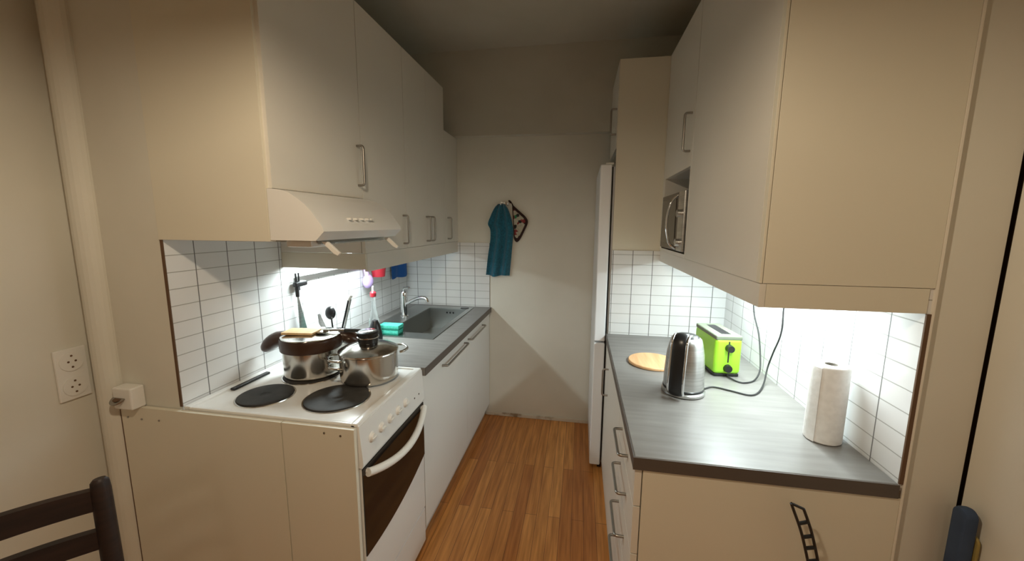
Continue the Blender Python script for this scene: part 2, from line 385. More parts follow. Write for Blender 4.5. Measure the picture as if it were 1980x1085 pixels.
# control fascia (slopes a little) and knobs
bm = NB(); prism(bm, [(-.72, .745), (XF + .006, .745), (XF + .012, .76), (XF + .002, .893), (-.72, .893)], 'y', 1.069, 1.580, .002)
fas = part('control_panel', bm, M['enamel'], t)
for i, yy in enumerate((1.135, 1.20, 1.265, 1.33, 1.395)):
    bm = NB(); lathe(bm, [(0, 0), (.020, 0), (.019, .004), (.016, .005), (.0145, .012), (0, .013)], 0, 0, 24); box(bm, -.003, .003, -.014, .014, .011, .016, .002)
    bmesh.ops.rotate(bm, verts=bm.verts, cent=(0, 0, 0), matrix=Matrix.Rotation(PI / 2 + .07, 3, 'Y')); bmesh.ops.translate(bm, verts=bm.verts, vec=(XF + .0055, yy, .822))
    part('knob', bm, M['plastic'], t)
for yy in (1.475, 1.52):
    bm = NB(); box(bm, XF + .0, XF + .011, yy, yy + .006, .80, .806, .001); part('pilot_lamp', bm, M['brown'], t)
for yy in (1.115, 1.18, 1.245, 1.31, 1.375):
    part('dial_mark', box(NB(), XF + .004, XF + .0098, yy, yy + .009, .785, .789, .0005), M['handle'], t)
# oven door: white frame, dark curved-bottom glass
door = part('oven_door', box(NB(), -.714, -.688, 1.073, 1.577, .215, .742, .003), M['enamel'], t)
pts = [(1.0735, .740), (1.576, .740)]
for i in range(15):
    y = 1.576 - .5025 * i / 14; pts.append((y, .412 + .44 * (y - 1.17) ** 2))
bm = NB(); prism(bm, pts, 'x', -.6885, -.6845); part('oven_glass', bm, M['ovenglass'], door, 'black oven window')
pp = []; rr_ = []
for i in range(17):
    s = i / 16; y = 1.088 + s * .474; b = 1 - (2 * s - 1) ** 2
    pp.append((-.675 + .036 * b, y, .722 - .040 * b))
bm = NB(); tube(bm, pp, .014, 12, flat=1.0); 
tube(bm, [(-.690, 1.098, .721), (-.664, 1.098, .721)], .010, 10); tube(bm, [(-.690, 1.552, .721), (-.664, 1.552, .721)], .010, 10)
part('door_handle', bm, M['plastic'], door, 'white bowed handle')
part('drawer', box(NB(), -.714, -.690, 1.075, 1.577, .035, .208, .003), M['enamel'], t)

t = thing('base_cabinet', 'white two-door base cabinet under the sink worktop', 'cabinet', (-1.0, 2.2, 0))
bm = NB(); zt = .86; y0, y1 = 1.586, 2.910
box(bm, XLW + .012, -.712, y0, y0 + .016, .10, zt); box(bm, XLW + .012, -.712, y1 - .016, y1, .10, zt)
box(bm, XLW + .012, -.712, y0 + .016, y1 - .016, .10, .116); box(bm, XLW + .012, XLW + .02, y0 + .016, y1 - .016, .116, zt)
part('body', bm, M['lower'], t)
part('plinth', box(NB(), -.745, -.730, y0, y1, 0, .10), M['lower'], t)
for y0, y1, h0, h1 in ((1.586, 2.2815, 1.845, 2.235), (2.283, 2.909, 2.315, 2.675)):
    d = panel_door(t, -.7095, -.6905, y0, y1, .095, .858, M['lower'])
    bar_handle(d, (-.6905, h0, .815), (-.6905, h1, .815), (.030, 0, 0), .006)

# worktop left (with a cut-out for the sink)
SX0, SX1, SY0, SY1 = -1.275, -.80, 2.00, 2.84
t = thing('worktop', 'grey laminate worktop holding the sink, left of the aisle', 'worktop', (-1.03, 2.25, .862), 'grey worktops')
bm = NB(); z0, z1 = .862, .900
xa, xb, ya, yb = XLW + .009, -.676, 1.5845, YB - .009
box(bm, xa, xb, ya, SY0 + .012, z0, z1); box(bm, xa, xb, SY1 - .012, yb, z0, z1); box(bm, xa, SX0 + .012, SY0 + .012, SY1 - .012, z0, z1); box(bm, SX1 - .012, xb, SY0 + .012, SY1 - .012, z0, z1)
part('top', bm, M['top'], t)
part('front_edge', box(NB(), xb, xb + .003, ya, yb, z0, z1, .001), M['topedge'], t)

# sink
t = thing('sink', 'stainless steel sink set in the left worktop', 'sink', (-1.03, 2.42, .74))
BX0, BX1, BY0, BY1 = -1.13, -.835, 2.10, 2.775
bm = NB(); z = .9045
for a in ((SX0, SX1, SY0, BY0), (SX0, SX1, BY1, SY1), (SX0, BX0, BY0, BY1), (BX1, SX1, BY0, BY1)): box(bm, *a, .9005, z)
part('rim', bm, M['sink'], t)
bm = NB(); tk = .003; zb = .745
box(bm, BX0, BX1, BY0, BY1, zb, zb + tk); box(bm, BX0, BX0 + tk, BY0, BY1, zb + tk, .9005); box(bm, BX1 - tk, BX1, BY0, BY1, zb + tk, .9005)
box(bm, BX0 + tk, BX1 - tk, BY0, BY0 + tk, zb + tk, .9005); box(bm, BX0 + tk, BX1 - tk, BY1 - tk, BY1, zb + tk, .9005)
part('bowl', bm, M['sink'], t)
part('drain', lathe(NB(), [(0, zb + .008), (.03, zb + .008), (.042, zb + .005), (.042, zb + .0031), (0, zb + .0031)], (BX0 + BX1) / 2, 2.42, 28), M['chrome'], t)
for xx in (-.99, -.965, -.94):
    bm = NB(); tube(bm, [(xx, BY1 - .0045, .872), (xx, BY1 - .003, .872)], .007, 12); part('overflow_hole', bm, M['black'], t)
part('strainer', lathe(NB(), [(0, .909), (.03, .909), (.034, .9046), (0, .9046)], -.86, 2.807, 20), M['black'], t)
# tap
t = thing('tap', 'chrome mixer tap rising behind the sink bowl', 'tap', (-1.195, 2.47, .9045))
bm = NB(); lathe(bm, [(0, .9046), (.028, .9046), (.028, .910), (.023, .915), (.022, 1.035), (.024, 1.04), (.024, 1.07), (.018, 1.082), (0, 1.084)], -1.195, 2.47, 24)
part('body', bm, M['chrome'], t)
bm = NB(); tube(bm, smooth_pts([(-1.185, 2.47, .99), (-1.13, 2.46, 1.02), (-1.07, 2.445, 1.045), (-1.02, 2.435, 1.045), (-1.005, 2.433, 1.02)]), .011, 12); part('spout', bm, M['chrome'], t)
bm = NB(); tube(bm, smooth_pts([(-1.195, 2.47, 1.08), (-1.18, 2.45, 1.105), (-1.13, 2.42, 1.118)]), [.011] * 5 + [.008] * 4, 10); part('lever', bm, M['chrome'], t)

# ------------------------------------------------------------------ right wall cabinets
XR = .4462; ZTR = 2.4425
t = thing('wall_cabinet', 'tall near wall cabinet on the right with a wide plain end panel', 'cabinet', (.63, 1.42, 1.404), 'wall cabinets along the right wall')
bm = NB(); carcass(bm, XRW - .011, XR + .021, 1.078, 1.773, 1.412, ZTR); part('body', bm, M['door'], t)
part('side_panel', box(NB(), XR + .0085, XRW - .0005, 1.0575, 1.076, 1.4045, ZTR, .001), M['cream'], t, 'wide cream end panel facing the room')
panel_door(t, XR, XR + .018, 1.0775 , 1.772, 1.4045, ZTR, M['door'])
part('door_edge', box(NB(), XR, XR + .007, 1.0575, 1.0768, 1.4045, ZTR, .001), M['cream'], t)
t = thing('wall_cabinet', 'wall cabinet on the right with an open microwave niche below its door', 'cabinet', (.63, 2.05, 1.404), 'wall cabinets along the right wall')
bm = NB(); y0, y1 = 1.775, 2.331
xb, xf = XRW - .011, XR
box(bm, xf, xb, y0, y0 + .016, 1.4045, 1.795); box(bm, xf, xb, y1 - .045, y1, 1.4045, 1.795)
box(bm, xf, xb, y0 + .016, y1 - .045, 1.4045, 1.421); box(bm, xb - .008, xb, y0 + .016, y1 - .045, 1.421, 1.795)
carcass(bm, xb, xf + .021, y0, y1, 1.795, ZTR)
part('body', bm, M['door'], t)
d = panel_door(t, XR, XR + .018, y0 + .002, y1, 1.795, ZTR, M['door'])
bar_handle(d, (XR, 1.815, 2.015), (XR, 1.815, 1.860), (-.030, 0, 0))
t = thing('cabinet_pelmet', 'cream pelmet board hiding the lamp under the right wall cabinets', 'pelmet', (.6, 1.3, 1.3425))
part('front_board', box(NB(), XR + .003, XR + .018, 1.0595, 2.3235, 1.3425, 1.4035, .001), M['door'], t)
part('end_board', box(NB(), XR + .0185, XRW - .009, 1.0595, 1.075, 1.3425, 1.4035, .001), M['cream'], t)

# microwave
t = thing('microwave', 'silver microwave oven in the open niche of the right wall cabinet', 'microwave', (.62, 2.03, 1.4215))
part('body', box(NB(), .452, .78, 1.805, 2.270, 1.428, 1.700, .004), M['micro'], t)
for (xx, yy) in ((.48, 1.83), (.48, 2.24), (.75, 1.83), (.75, 2.24)):
    part('foot', lathe(NB(), [(0, 1.4212), (.01, 1.4212), (.01, 1.4285), (0, 1.4285)], xx, yy, 12), M['black'], t)
dr = part('door', box(NB(), .436, .4515, 1.915, 2.270, 1.430, 1.698, .004), M['micro'], t)
part('window', box(NB(), .4335, .4362, 1.945, 2.245, 1.455, 1.672, .001), M['ovenglass'], dr)
bm = NB(); tube(bm, smooth_pts([(.436, 1.925, 1.685), (.408, 1.925, 1.655), (.395, 1.925, 1.60), (.392, 1.925, 1.56), (.395, 1.925, 1.52), (.408, 1.925, 1.465), (.436, 1.925, 1.44)]), .006, 10)
part('door_handle', bm, M['chrome'], dr)
part('control_panel', box(NB(), .436, .4515, 1.807, 1.912, 1.430, 1.698, .004), M['brushed'], t)
for zz in (1.60, 1.47):
    bm = NB(); tube(bm, [(.436, 1.86, zz), (.419, 1.86, zz)], .017, 18); part('knob', bm, M['brushed'], t)

# ------------------------------------------------------------------ fridge housing and fridge
t = thing('fridge_housing', 'tall cream panel and top cupboard built around the fridge', 'cabinet', (.5, 2.6, 0))
part('side_panel', box(NB(), .183, XRW - .001, 2.3335, 2.351, 0, ZTR, .001), M['cream'], t)
bm = NB(); box(bm, .20, XRW - .001, 2.352, 2.842, 1.975, 1.991); box(bm, .20, XRW - .001, 2.352, 2.842, ZTR - .016, ZTR); box(bm, XRW - .012, XRW - .001, 2.352, 2.842, 1.991, ZTR - .016); box(bm, .20, .216, 2.826, 2.842, 1.991, ZTR - .016)
part('cupboard', bm, M['cream'], t)
d = panel_door(t, .181, .199, 2.354, 2.842, 1.978, ZTR, M['door'])
bar_handle(d, (.181, 2.375, 2.195), (.181, 2.375, 2.058), (-.032, 0, 0))
t = thing('fridge_freezer', 'tall white fridge freezer standing against the back wall', 'fridge', (.45, 2.6, 0))
part('body', box(NB(), .172, .76, 2.362, 2.895, .03, 1.882, .006), M['fridge'], t)
part('grille', box(NB(), .150, .1715, 2.365, 2.892, .001, .045), M['black'], t)
part('door_seal', box(NB(), .1625, .1715, 2.345, 2.89, .06, 1.875), M['black'], t)
d1 = part('fridge_door', box(NB(), .098, .162, 2.300, 2.893, .855, 1.883, .008, 3), M['fridge'], t)
d2 = part('freezer_door', box(NB(), .098, .162, 2.300, 2.893, .052, .845, .008, 3), M['fridge'], t)
part('hinge', box(NB(), .128, .172, 2.31, 2.36, 1.8835, 1.893, .003), M['plastic'], t)

# ------------------------------------------------------------------ right base units
XB = .173
t = thing('base_cabinet', 'cream drawer cabinet with four drawers, right of the aisle', 'cabinet', (.5, 1.27, 0), 'base cabinets on the right')
bm = NB(); carcass(bm, XRW - .003, XB + .021, 1.078, 1.474, .06, .860); part('body', bm, M['door'], t)
part('side_panel', box(NB(), XB + .0225, XRW - .0005, 1.0575, 1.0765, 0, .860, .001), M['cream'], t, 'cream end panel facing the room')
part('plinth', box(NB(), .190, .205, 1.078, 1.474, 0, .058), M['door'], t)
for z0, z1, hz in ((.745, .858, .808), (.590, .742, .672), (.435, .587, .516), (.280, .432, .372), (.062, .277, .215)):
    d = part('drawer', box(NB(), XB, XB + .020, 1.060, 1.474, z0, z1, .0015), M['door'], t)
    bar_handle(d, (XB, 1.375, hz), (XB, 1.205, hz), (-.030, 0, 0))
t = thing('base_cabinet', 'cream door cabinet with one upright handle, between drawers and fridge', 'cabinet', (.5, 1.9, 0), 'base cabinets on the right')
bm = NB(); carcass(bm, XRW - .003, XB + .021, 1.476, 2.331, .06, .860); part('body', bm, M['door'], t)
part('plinth', box(NB(), .190, .205, 1.476, 2.331, 0, .058), M['door'], t)
d = panel_door(t, XB, XB + .018, 1.476, 2.120, .062, .858, M['door'])
bar_handle(d, (XB, 2.085, .765), (XB, 2.085, .615), (-.030, 0, 0))
panel_door(t, XB, XB + .018, 2.123, 2.331, .062, .858, M['door'], 'filler_strip')
t = thing('worktop', 'grey laminate worktop carrying the kettle and toaster, right of the aisle', 'worktop', (.5, 1.7, .862), 'grey worktops')
part('top', box(NB(), .170, XRW - .009, 1.056, 2.3245, .8615, .900, .004, 3), M['top'], t)
bm = NB(); box(bm, .1665, .1698, 1.056, 2.3245, .863, .8985, .001); box(bm, .1665, XRW - .009, 1.0525, 1.0558, .8620, .8995, .001); part('front_edge', bm, M['topedge'], t)

# ------------------------------------------------------------------ sockets
t = thing('wall_socket', 'flush double wall socket plate on the left wall above the chair', 'socket', (-1.75, 1.015, .93))
part('plate', box(NB(), -1.7498, -1.740, .968, 1.056, .925, 1.108, .004), M['plastic'], t)
for zz in (1.062, .972):
    bm = NB(); tube(bm, [(-1.7405, 1.012, zz), (-1.7370, 1.012, zz)], .034, 28); o = part('outlet', bm, M['plastic'], t)
    bm = NB()
    for dz, dy in ((.0, -.010), (0, .010), (.020, 0), (-.020, 0)): tube(bm, [(-1.7372, 1.012 + dy, zz + dz), (-1.7362, 1.012 + dy, zz + dz)], .0035, 10)
    part('pin_hole', bm, M['trimwood'], o)
t = thing('socket_box', 'white surface socket box sitting on the stove end board', 'socket', (-1.57, 1.03, .893))
part('case', box(NB(), -1.600, -1.520, 1.022, 1.069, .8925, .972, .006, 3), M['plastic'], t)
bm = NB(); tube(bm, [(-1.572, 1.0215, .932), (-1.572, 1.0195, .935)], .026, 24); o = part('outlet', bm, M['handle'], t)
part('pin_hole', tube(NB(), [(-1.572, 1.0194, .932), (-1.572, 1.0185, .935)], .014, 16), M['trimwood'], o)

# ------------------------------------------------------------------ pots
ZH = .9036
def pot(name, label, cx, cy_, r, h):
    t = thing(name, label, 'pot', (cx, cy_, ZH), 'steel pots on the stove')
    bm = NB(); lathe(bm, [(0, ZH), (r * .93, ZH), (r * .985, ZH + .006), (r, ZH + .016), (r, ZH + h), (r + .004, ZH + h + .003), (r + .003, ZH + h + .006), (r - .003, ZH + h + .004), (r - .003, ZH + .014), (0, ZH + .010)], cx, cy_, 56)
    part('body', bm, M['steel'], t); return t
cx, cy_, r, h = -1.128, 1.440, .113, .163
t = pot('stock_pot', 'large steel pot with dark brown grips on the far left hotplate', cx, cy_, r, h)
# brown collar with broad ear grips
bm = NB(); prof = [(r + .001, ZH + h - .052), (r + .008, ZH + h - .048), (r + .011, ZH + h - .01), (r + .006, ZH + h + .002), (r + .001, ZH + h - .004)]
lathe(bm, prof + [prof[0]], cx, cy_, 56); part('collar', bm, M['brown'], t, 'dark brown band below the rim')
for ang, ln in ((PI + .12, 1.0), (.62, .72)):
    bm = NB(); tube(bm, smooth_pts([(r - .004, 0, -.022), (r + .022 * ln, 0, -.022), (r + .055 * ln, 0, -.036), (r + .085 * ln, 0, -.060), (r + .104 * ln, 0, -.080)]),
         [.036] * 5 + [.038] * 4 + [.037, .036, .034, .031, .028, .023, .017, .009], 16, flat=.85, upv=(0, 0, 1))
    bmesh.ops.rotate(bm, verts=bm.verts, cent=(0, 0, 0), matrix=Matrix.Rotation(ang, 3, 'Z')); bmesh.ops.translate(bm, verts=bm.verts, vec=(cx, cy_, ZH + h + .008))
    part('handle', bm, M['brown'], t, 'dark brown drooping grip')
zl = ZH + h + .0065
part('lid', lathe(NB(), [(0, zl + .006), (r * .5, zl + .005), (r - .004, zl + .002), (r + .004, zl), (0, zl)], cx, cy_, 56), M['steel'], t)
# wooden board on lid, spatula across lid
bm = NB(); box(bm, cx - .105, cx + .03, cy_ - .045, cy_ + .035, zl + .0065, zl + .017, .003); rotz(bm, .12, (cx, cy_, 0))
solo('wooden_board', bm, M['palewood'], 'small light wooden board lying on the lid of the brown-gripped pot', 'board', (cx, cy_, zl + .006))
t = thing('serving_spoon', 'dark-handled spoon lying across the pot lid pointing at the sink', 'spoon', (cx + .05, cy_, zl + .007))
bm = NB(); tube(bm, smooth_pts([(cx + .045, cy_ + .02, zl + .012), (cx + .10, cy_ + .035, zl + .014), (cx + .13, cy_ + .045, zl + .013)]), .005, 10); lathe(bm, [(0, zl + .0075), (.028, zl + .010), (.032, zl + .015), (.028, zl + .0125), (0, zl + .009)], cx + .045, cy_ + .012, 20)
part('bowl', bm, M['steel'], t)
bm = NB(); tube(bm, smooth_pts([(cx + .128, cy_ + .044, zl + .013), (cx + .17, cy_ + .06, zl + .010), (cx + .215, cy_ + .075, zl + .006)]), .008, 10); part('grip', bm, M['blackrub'], t)
bm = NB(); tube(bm, [(cx + .214, cy_ + .0745, zl + .006), (cx + .235, cy_ + .081, zl + .004)], .0085, 10); part('grip_end', bm, M['red'], t)

cx, cy_, r, h = -.862, 1.440, .116, .112
t = pot('saucepan', 'lower steel pot with wire handles and black lid knob, right of the brown-gripped pot', cx, cy_, r, h)
zl = ZH + h + .006
part('lid', lathe(NB(), [(r + .004, zl), (r + .004, zl + .004), (r * .92, zl + .012), (r * .6, zl + .026), (r * .25, zl + .032), (0, zl + .033), (0, zl + .028), (r * .9, zl)], cx, cy_, 56), M['steel'], t)
k = part('lid_knob', lathe(NB(), [(0, zl + .030), (.034, zl + .028), (.040, zl + .036), (.041, zl + .062), (.044, zl + .068), (.044, zl + .076), (.036, zl + .082), (0, zl + .082)], cx, cy_, 32), M['black'], t, 'thick black knob')
part('knob_ring', lathe(NB(), [(.0412, zl + .053), (.0442, zl + .055), (.0442, zl + .058), (.0412, zl + .060)], cx, cy_, 32), M['chrome'], k)
part('knob_cap', lathe(NB(), [(0, zl + .0845), (.030, zl + .0845), (.034, zl + .0822), (0, zl + .0822)], cx, cy_, 32), M['chrome'], k)
for ang in (PI + .75, .75):
    bm = NB()
    for dz in (-.006, -.036):
        a = smooth_pts([(r - .001, -.052, dz), (r + .016, -.050, dz + .002), (r + .038, -.030, dz + .004), (r + .042, 0, dz + .005), (r + .038, .030, dz + .004), (r + .016, .050, dz + .002), (r - .001, .052, dz)])
        tube(bm, a, .0058, 10)
        if ang < 1: break
    bmesh.ops.rotate(bm, verts=bm.verts, cent=(0, 0, 0), matrix=Matrix.Rotation(ang, 3, 'Z')); bmesh.ops.translate(bm, verts=bm.verts, vec=(cx, cy_, ZH + h - .004))
    part('handle', bm, M['steel'], t)

# ------------------------------------------------------------------ left wall: rail, hanging tools
t = thing('utensil_rail', 'grey metal utensil rail along the tiles behind the stove', 'rail', (XLW + .012, 2.0, 1.27))
bm = NB(); box(bm, XLW + .020, XLW + .026, 1.66, 2.60, 1.262, 1.288, .002); part('bar', bm, M['brushed'], t)
for yy in (1.68, 2.56):
    part('bracket', box(NB(), XLW + .0082, XLW + .0205, yy - .012, yy + .012, 1.264, 1.286, .002), M['black'], t)
t = thing('hanging_spatula', 'steel turner with black grip hanging at the near end of the rail', 'spatula', (XLW + .035, 1.645, 1.0), 'utensils behind the pots')
bm = NB(); tube(bm, [(XLW + .030, 1.640, 1.22), (XLW + .030, 1.640, 1.305)], .004, 8); tube(bm, [(XLW + .030, 1.66, 1.22), (XLW + .030, 1.66, 1.305)], .004, 8)
box(bm, XLW + .020, XLW + .045, 1.625, 1.705, 1.238, 1.264, .008); tube(bm, [(XLW + .032, 1.642, 1.245), (XLW + .032, 1.642, 1.19)], .009, 10)
part('grip', bm, M['black'], t)
bm = NB(); prism(bm, [(1.637, 1.192), (1.647, 1.192), (1.690, 1.02), (1.690, .98), (1.640, .98), (1.640, 1.02)], 'x', XLW + .031, XLW + .034); part('blade', bm, M['brushed'], t)

# utensil jar with tools behind the pots
jx, jy = -1.20, 1.72
t = solo('utensil_jar', lathe(NB(), [(0, .9005), (.050, .9005), (.052, .905), (.052, 1.010), (.049, 1.010), (.049, .906), (0, .906)], jx, jy, 36), M['steel'], 'steel jar holding kitchen tools behind the pots', 'jar', (jx, jy, .9005))
t = thing('ladle', 'black ladle standing in the jar behind the pots', 'ladle', (jx, jy, .907), 'utensils behind the pots')
part('rod', tube(NB(), [(jx - .005, jy - .010, .909), (jx - .035, jy + .012, 1.07)], .004, 8), M['black'], t)
bm = NB(); bmesh.ops.create_uvsphere(bm, u_segments=20, v_segments=14, radius=.034)
for v in bm.verts: v.co.x *= .8; v.co.y *= .6
bmesh.ops.translate(bm, verts=bm.verts, vec=(jx - .040, jy + .014, 1.094)); part('bowl', bm, M['black'], t)
t = thing('tongs', 'steel tongs leaning up to the right from the jar behind the pots', 'tongs', (jx, jy, .907), 'utensils behind the pots')
bm = NB(); tube(bm, [(jx + .0, jy + .02, .909), (jx + .028, jy + .030, 1.03), (jx + .062, jy + .036, 1.165)], [.004, .006, .0075], 10, flat=.6); part('arm', bm, M['brushed'], t)
bm = NB(); tube(bm, [(jx - .010, jy + .014, .909), (jx + .018, jy + .026, 1.03), (jx + .052, jy + .036, 1.162)], [.004, .006, .0075], 10, flat=.6); part('arm', bm, M['black'], t)
bm = NB(); tube(bm, [(jx + .050, jy + .036, 1.160), (jx + .068, jy + .037, 1.188)], .0095, 10); part('end_cap', bm, M['plastic'], t)
t = solo('flat_spatula', prism(NB(), [(jx - .016, .91), (jx - .006, .91), (jx - .070, 1.05), (jx - .088, 1.092), (jx - .100, 1.088), (jx - .096, 1.04)], 'y', jy - .004, jy - .001), M['brushed'], 'grey flat spatula tip poking up left of the black ladle', 'spatula', (jx, jy, .91), 'utensils behind the pots')

# brush, hanging cloths, bottle, sponges
t = thing('dish_brush', 'lilac dish brush hanging head down under the pelmet', 'brush', (-1.335, 2.255, 1.16))
bm = NB(); tube(bm, smooth_pts([(-1.335, 2.235, 1.290), (-1.335, 2.240, 1.26), (-1.333, 2.25, 1.205)]), .015, 12); part('grip', bm, M['lilac'], t)
bm = NB(); bmesh.ops.create_uvsphere(bm, u_segments=20, v_segments=14, radius=.046)
for v in bm.verts: v.co.x *= .62
bmesh.ops.translate(bm, verts=bm.verts, vec=(-1.333, 2.258, 1.178)); part('head', bm, M['lilac'], t)
t = solo('red_cup', lathe(NB(), [(0, 1.200), (.040, 1.200), (.052, 1.300), (.049, 1.300), (.038, 1.203), (0, 1.203)], -1.300, 2.335, 28), M['red'], 'red plastic cup hanging on the tiles beside the lilac brush', 'cup', (-1.300, 2.335, 1.200))
def cloth(name, rows, y_or_x, mat, label, cat, loc, thick, amp, waves, axis='y', ph=0.0, nu=28):
    """rows: (z, a, b) left/right edges top to bottom, hanging off a wall plane"""
    bm = NB(); g = []
    R = smooth_pts([(z, a, b) for z, a, b in rows], 4)
    H = rows[0][0] - rows[-1][0]
    for z, a, b in R:
        row = []
        k = (rows[0][0] - z) / H
        for i in range(nu + 1):
            s = i / nu; u = a + (b - a) * s; d = thick * .5 + amp * (.5 + .5 * math.sin(waves * 2 * PI * s + ph + k * .7)) * (.6 + .4 * k)
            row.append((u, d, z + .006 * math.sin(s * 7 + ph) * k))
        g.append(row)
    def vert(u, d, z): return bm.verts.new((u, y_or_x - d, z) if axis == 'y' else (y_or_x + d, u, z))
    F = [[vert(u, d + thick * .5, z) for u, d, z in r] for r in g]; B = [[vert(u, max(d - thick * .5, .002), z) for u, d, z in r] for r in g]
    for i in range(len(g) - 1):
        for j in range(nu):
            bm.faces.new((F[i][j], F[i][j + 1], F[i + 1][j + 1], F[i + 1][j])); bm.faces.new((B[i][j + 1], B[i][j], B[i + 1][j], B[i + 1][j + 1]))
    for r0, r1 in ((F[0], B[0]), (B[-1], F[-1])):
        for j in range(nu): bm.faces.new((r0[j + 1], r0[j], r1[j], r1[j + 1]))
    for j in (0, nu):
        for i in range(len(g) - 1): bm.faces.new((F[i][j], F[i + 1][j], B[i + 1][j], B[i][j]))
    bmesh.ops.recalc_face_normals(bm, faces=bm.faces)
    return bm
bm = cloth('x', [(1.292, 2.62, 2.86), (1.25, 2.62, 2.865), (1.19, 2.615, 2.87), (1.14, 2.61, 2.875)], XLW + .010, M['bluecloth'], '', '', (0, 0, 0), .008, .022, 1.5, 'x')
solo('dish_cloth', bm, M['bluecloth'], 'blue dish cloth hanging on the left tiles near the tap', 'cloth', (XLW + .03, 2.71, 1.15))
bx, by = -1.145, 1.985
t = thing('soap_bottle', 'slim clear bottle with a red cap standing beside the sponges', 'bottle', (bx, by, .9005))
part('body', lathe(NB(), [(0, .9005), (.027, .9005), (.029, .908), (.029, .985), (.024, 1.02), (.014, 1.06), (.011, 1.11), (.011, 1.135), (0, 1.135)], bx, by, 28), M['clear'], t)
part('cap', lathe(NB(), [(.0, 1.1355), (.016, 1.1355), (.017, 1.14), (.017, 1.158), (.010, 1.166), (0, 1.167)], bx, by, 20), M['red'], t)
part('nozzle', lathe(NB(), [(0, 1.1672), (.006, 1.1672), (.005, 1.195), (0, 1.197)], bx, by, 12), M['plastic'], t)
bm = NB(); lathe(bm, [(0, .9005), (.036, .9005), (.038, .94), (.030, .985), (.016, 1.02), (0, 1.026)], -1.095, 1.905, 24)
solo('scouring_brush', bm, M['black'], 'small black dome-shaped scrubber between clear bottle and black-knobbed pot', 'brush', (-1.095, 1.905, .9005))
for z0, lab, dx in ((.9047, 'turquoise sponge on the sink edge, lower of the two', 0), (.9337, 'turquoise sponge on the sink edge, upper of the two', .004)):
    t = thing('sponge', lab, 'sponge', (-1.07, 2.055, z0), 'stacked turquoise sponges')
    bm = NB(); box(bm, -1.145 + dx, -1.020 + dx, 2.02, 2.088, z0 + .0075, z0 + .0285, .004); part('foam', bm, M['sponge'], t)
    bm = NB(); box(bm, -1.145 + dx, -1.020 + dx, 2.02, 2.088, z0, z0 + .007, .002); part('scourer', bm, M['spongepad'], t)

# ------------------------------------------------------------------ back wall hook, towel, pot holder
t = thing('wall_hook', 'small chrome double hook on the back wall above the teal towel', 'hook', (-.575, YB, 1.69))
part('plate', box(NB(), -.605, -.535, YB - .006, YB - .0005, 1.685, 1.712, .002), M['chrome'], t)
for xx in (-.592, -.540):
    bm = NB(); tube(bm, smooth_pts([(xx, YB - .006, 1.70), (xx, YB - .030, 1.685), (xx, YB - .045, 1.69), (xx, YB - .048, 1.712)]), .004, 8); part('hook', bm, M['chrome'], t)
bm = cloth('x', [(1.695, -.612, -.570), (1.665, -.640, -.545), (1.60, -.672, -.520), (1.545, -.690, -.508), (1.50, -.672, -.500), (1.42, -.672, -.505), (1.30, -.690, -.515), (1.155, -.706, -.528)], YB - .010, M['teal'], '', '', (0, 0, 0), .010, .045, 2.2, 'y', 2.2, 44)
solo('towel', bm, M['teal'], 'teal terry towel hanging in folds from the back wall hook', 'towel', (-.6, YB - .03, 1.155))
t = thing('pot_holder', 'patterned pot holder with black edging hanging beside the teal towel', 'pot holder', (-.46, YB - .02, 1.41))
out = [(-.512, 1.700), (-.500, 1.682), (-.452, 1.640), (-.408, 1.600), (-.392, 1.560), (-.418, 1.495), (-.452, 1.430), (-.476, 1.412), (-.496, 1.440), (-.498, 1.50), (-.502, 1.545), (-.508, 1.62)]
out = [(p.x, p.y) for p in smooth_pts([(p[0], p[1], 0) for p in out + out[:1]], 4)][:-1]
cxm = sum(p[0] for p in out) / len(out); czm = sum(p[1] for p in out) / len(out)
bm = NB(); prism(bm, out, 'y', YB - .022, YB - .008, .004); part('edging', bm, M['mittedge'], t)
inn = [(cxm + (p[0] - cxm) * .78, czm + (p[1] - czm) * .78) for p in out]
bm = NB(); prism(bm, inn, 'y', YB - .028, YB - .0215, .003); part('panel', bm, M['mitt'], t)
bm = NB(); tube(bm, smooth_pts([(-.508, YB - .015, 1.690), (-.524, YB - .03, 1.715), (-.532, YB - .047, 1.716), (-.520, YB - .035, 1.70)]), .004, 8); part('loop', bm, M['mittedge'], t)

# ------------------------------------------------------------------ right worktop things
bm = NB(); lathe(bm, [(0, .9003), (.108, .9003), (.112, .903), (.112, .911), (.109, .914), (0, .914)], .355, 1.850, 56)
solo('trivet_board', bm, M['wood'], 'round tan wooden board lying behind the kettle', 'board', (.355, 1.85, .9003))

kx, ky = .414, 1.540; K = .9005
t = thing('kettle', 'brushed steel electric kettle with black handle on a round base', 'kettle', (kx, ky, K))
part('base', lathe(NB(), [(0, K), (.075, K), (.079, K + .004), (.079, K + .012), (.074, K + .018), (0, K + .018)], kx, ky, 48), M['brushed'], t)
bm = NB(); lathe(bm, [(0, K + .019), (.071, K + .019), (.073, K + .024), (.0735, K + .045), (.072, K + .10), (.067, K + .16), (.060, K + .200), (.055, K + .216), (.046, K + .224), (0, K + .224)], kx, ky, 56)
body = part('body', bm, M['brushed'], t)
part('foot_band', lathe(NB(), [(.071, K + .019), (.0755, K + .020), (.0755, K + .026), (.073, K + .028)], kx, ky, 48), M['black'], t)
part('lid', lathe(NB(), [(.0, K + .231), (.036, K + .230), (.045, K + .2245), (0, K + .2245)], kx, ky, 40), M['black'], t)
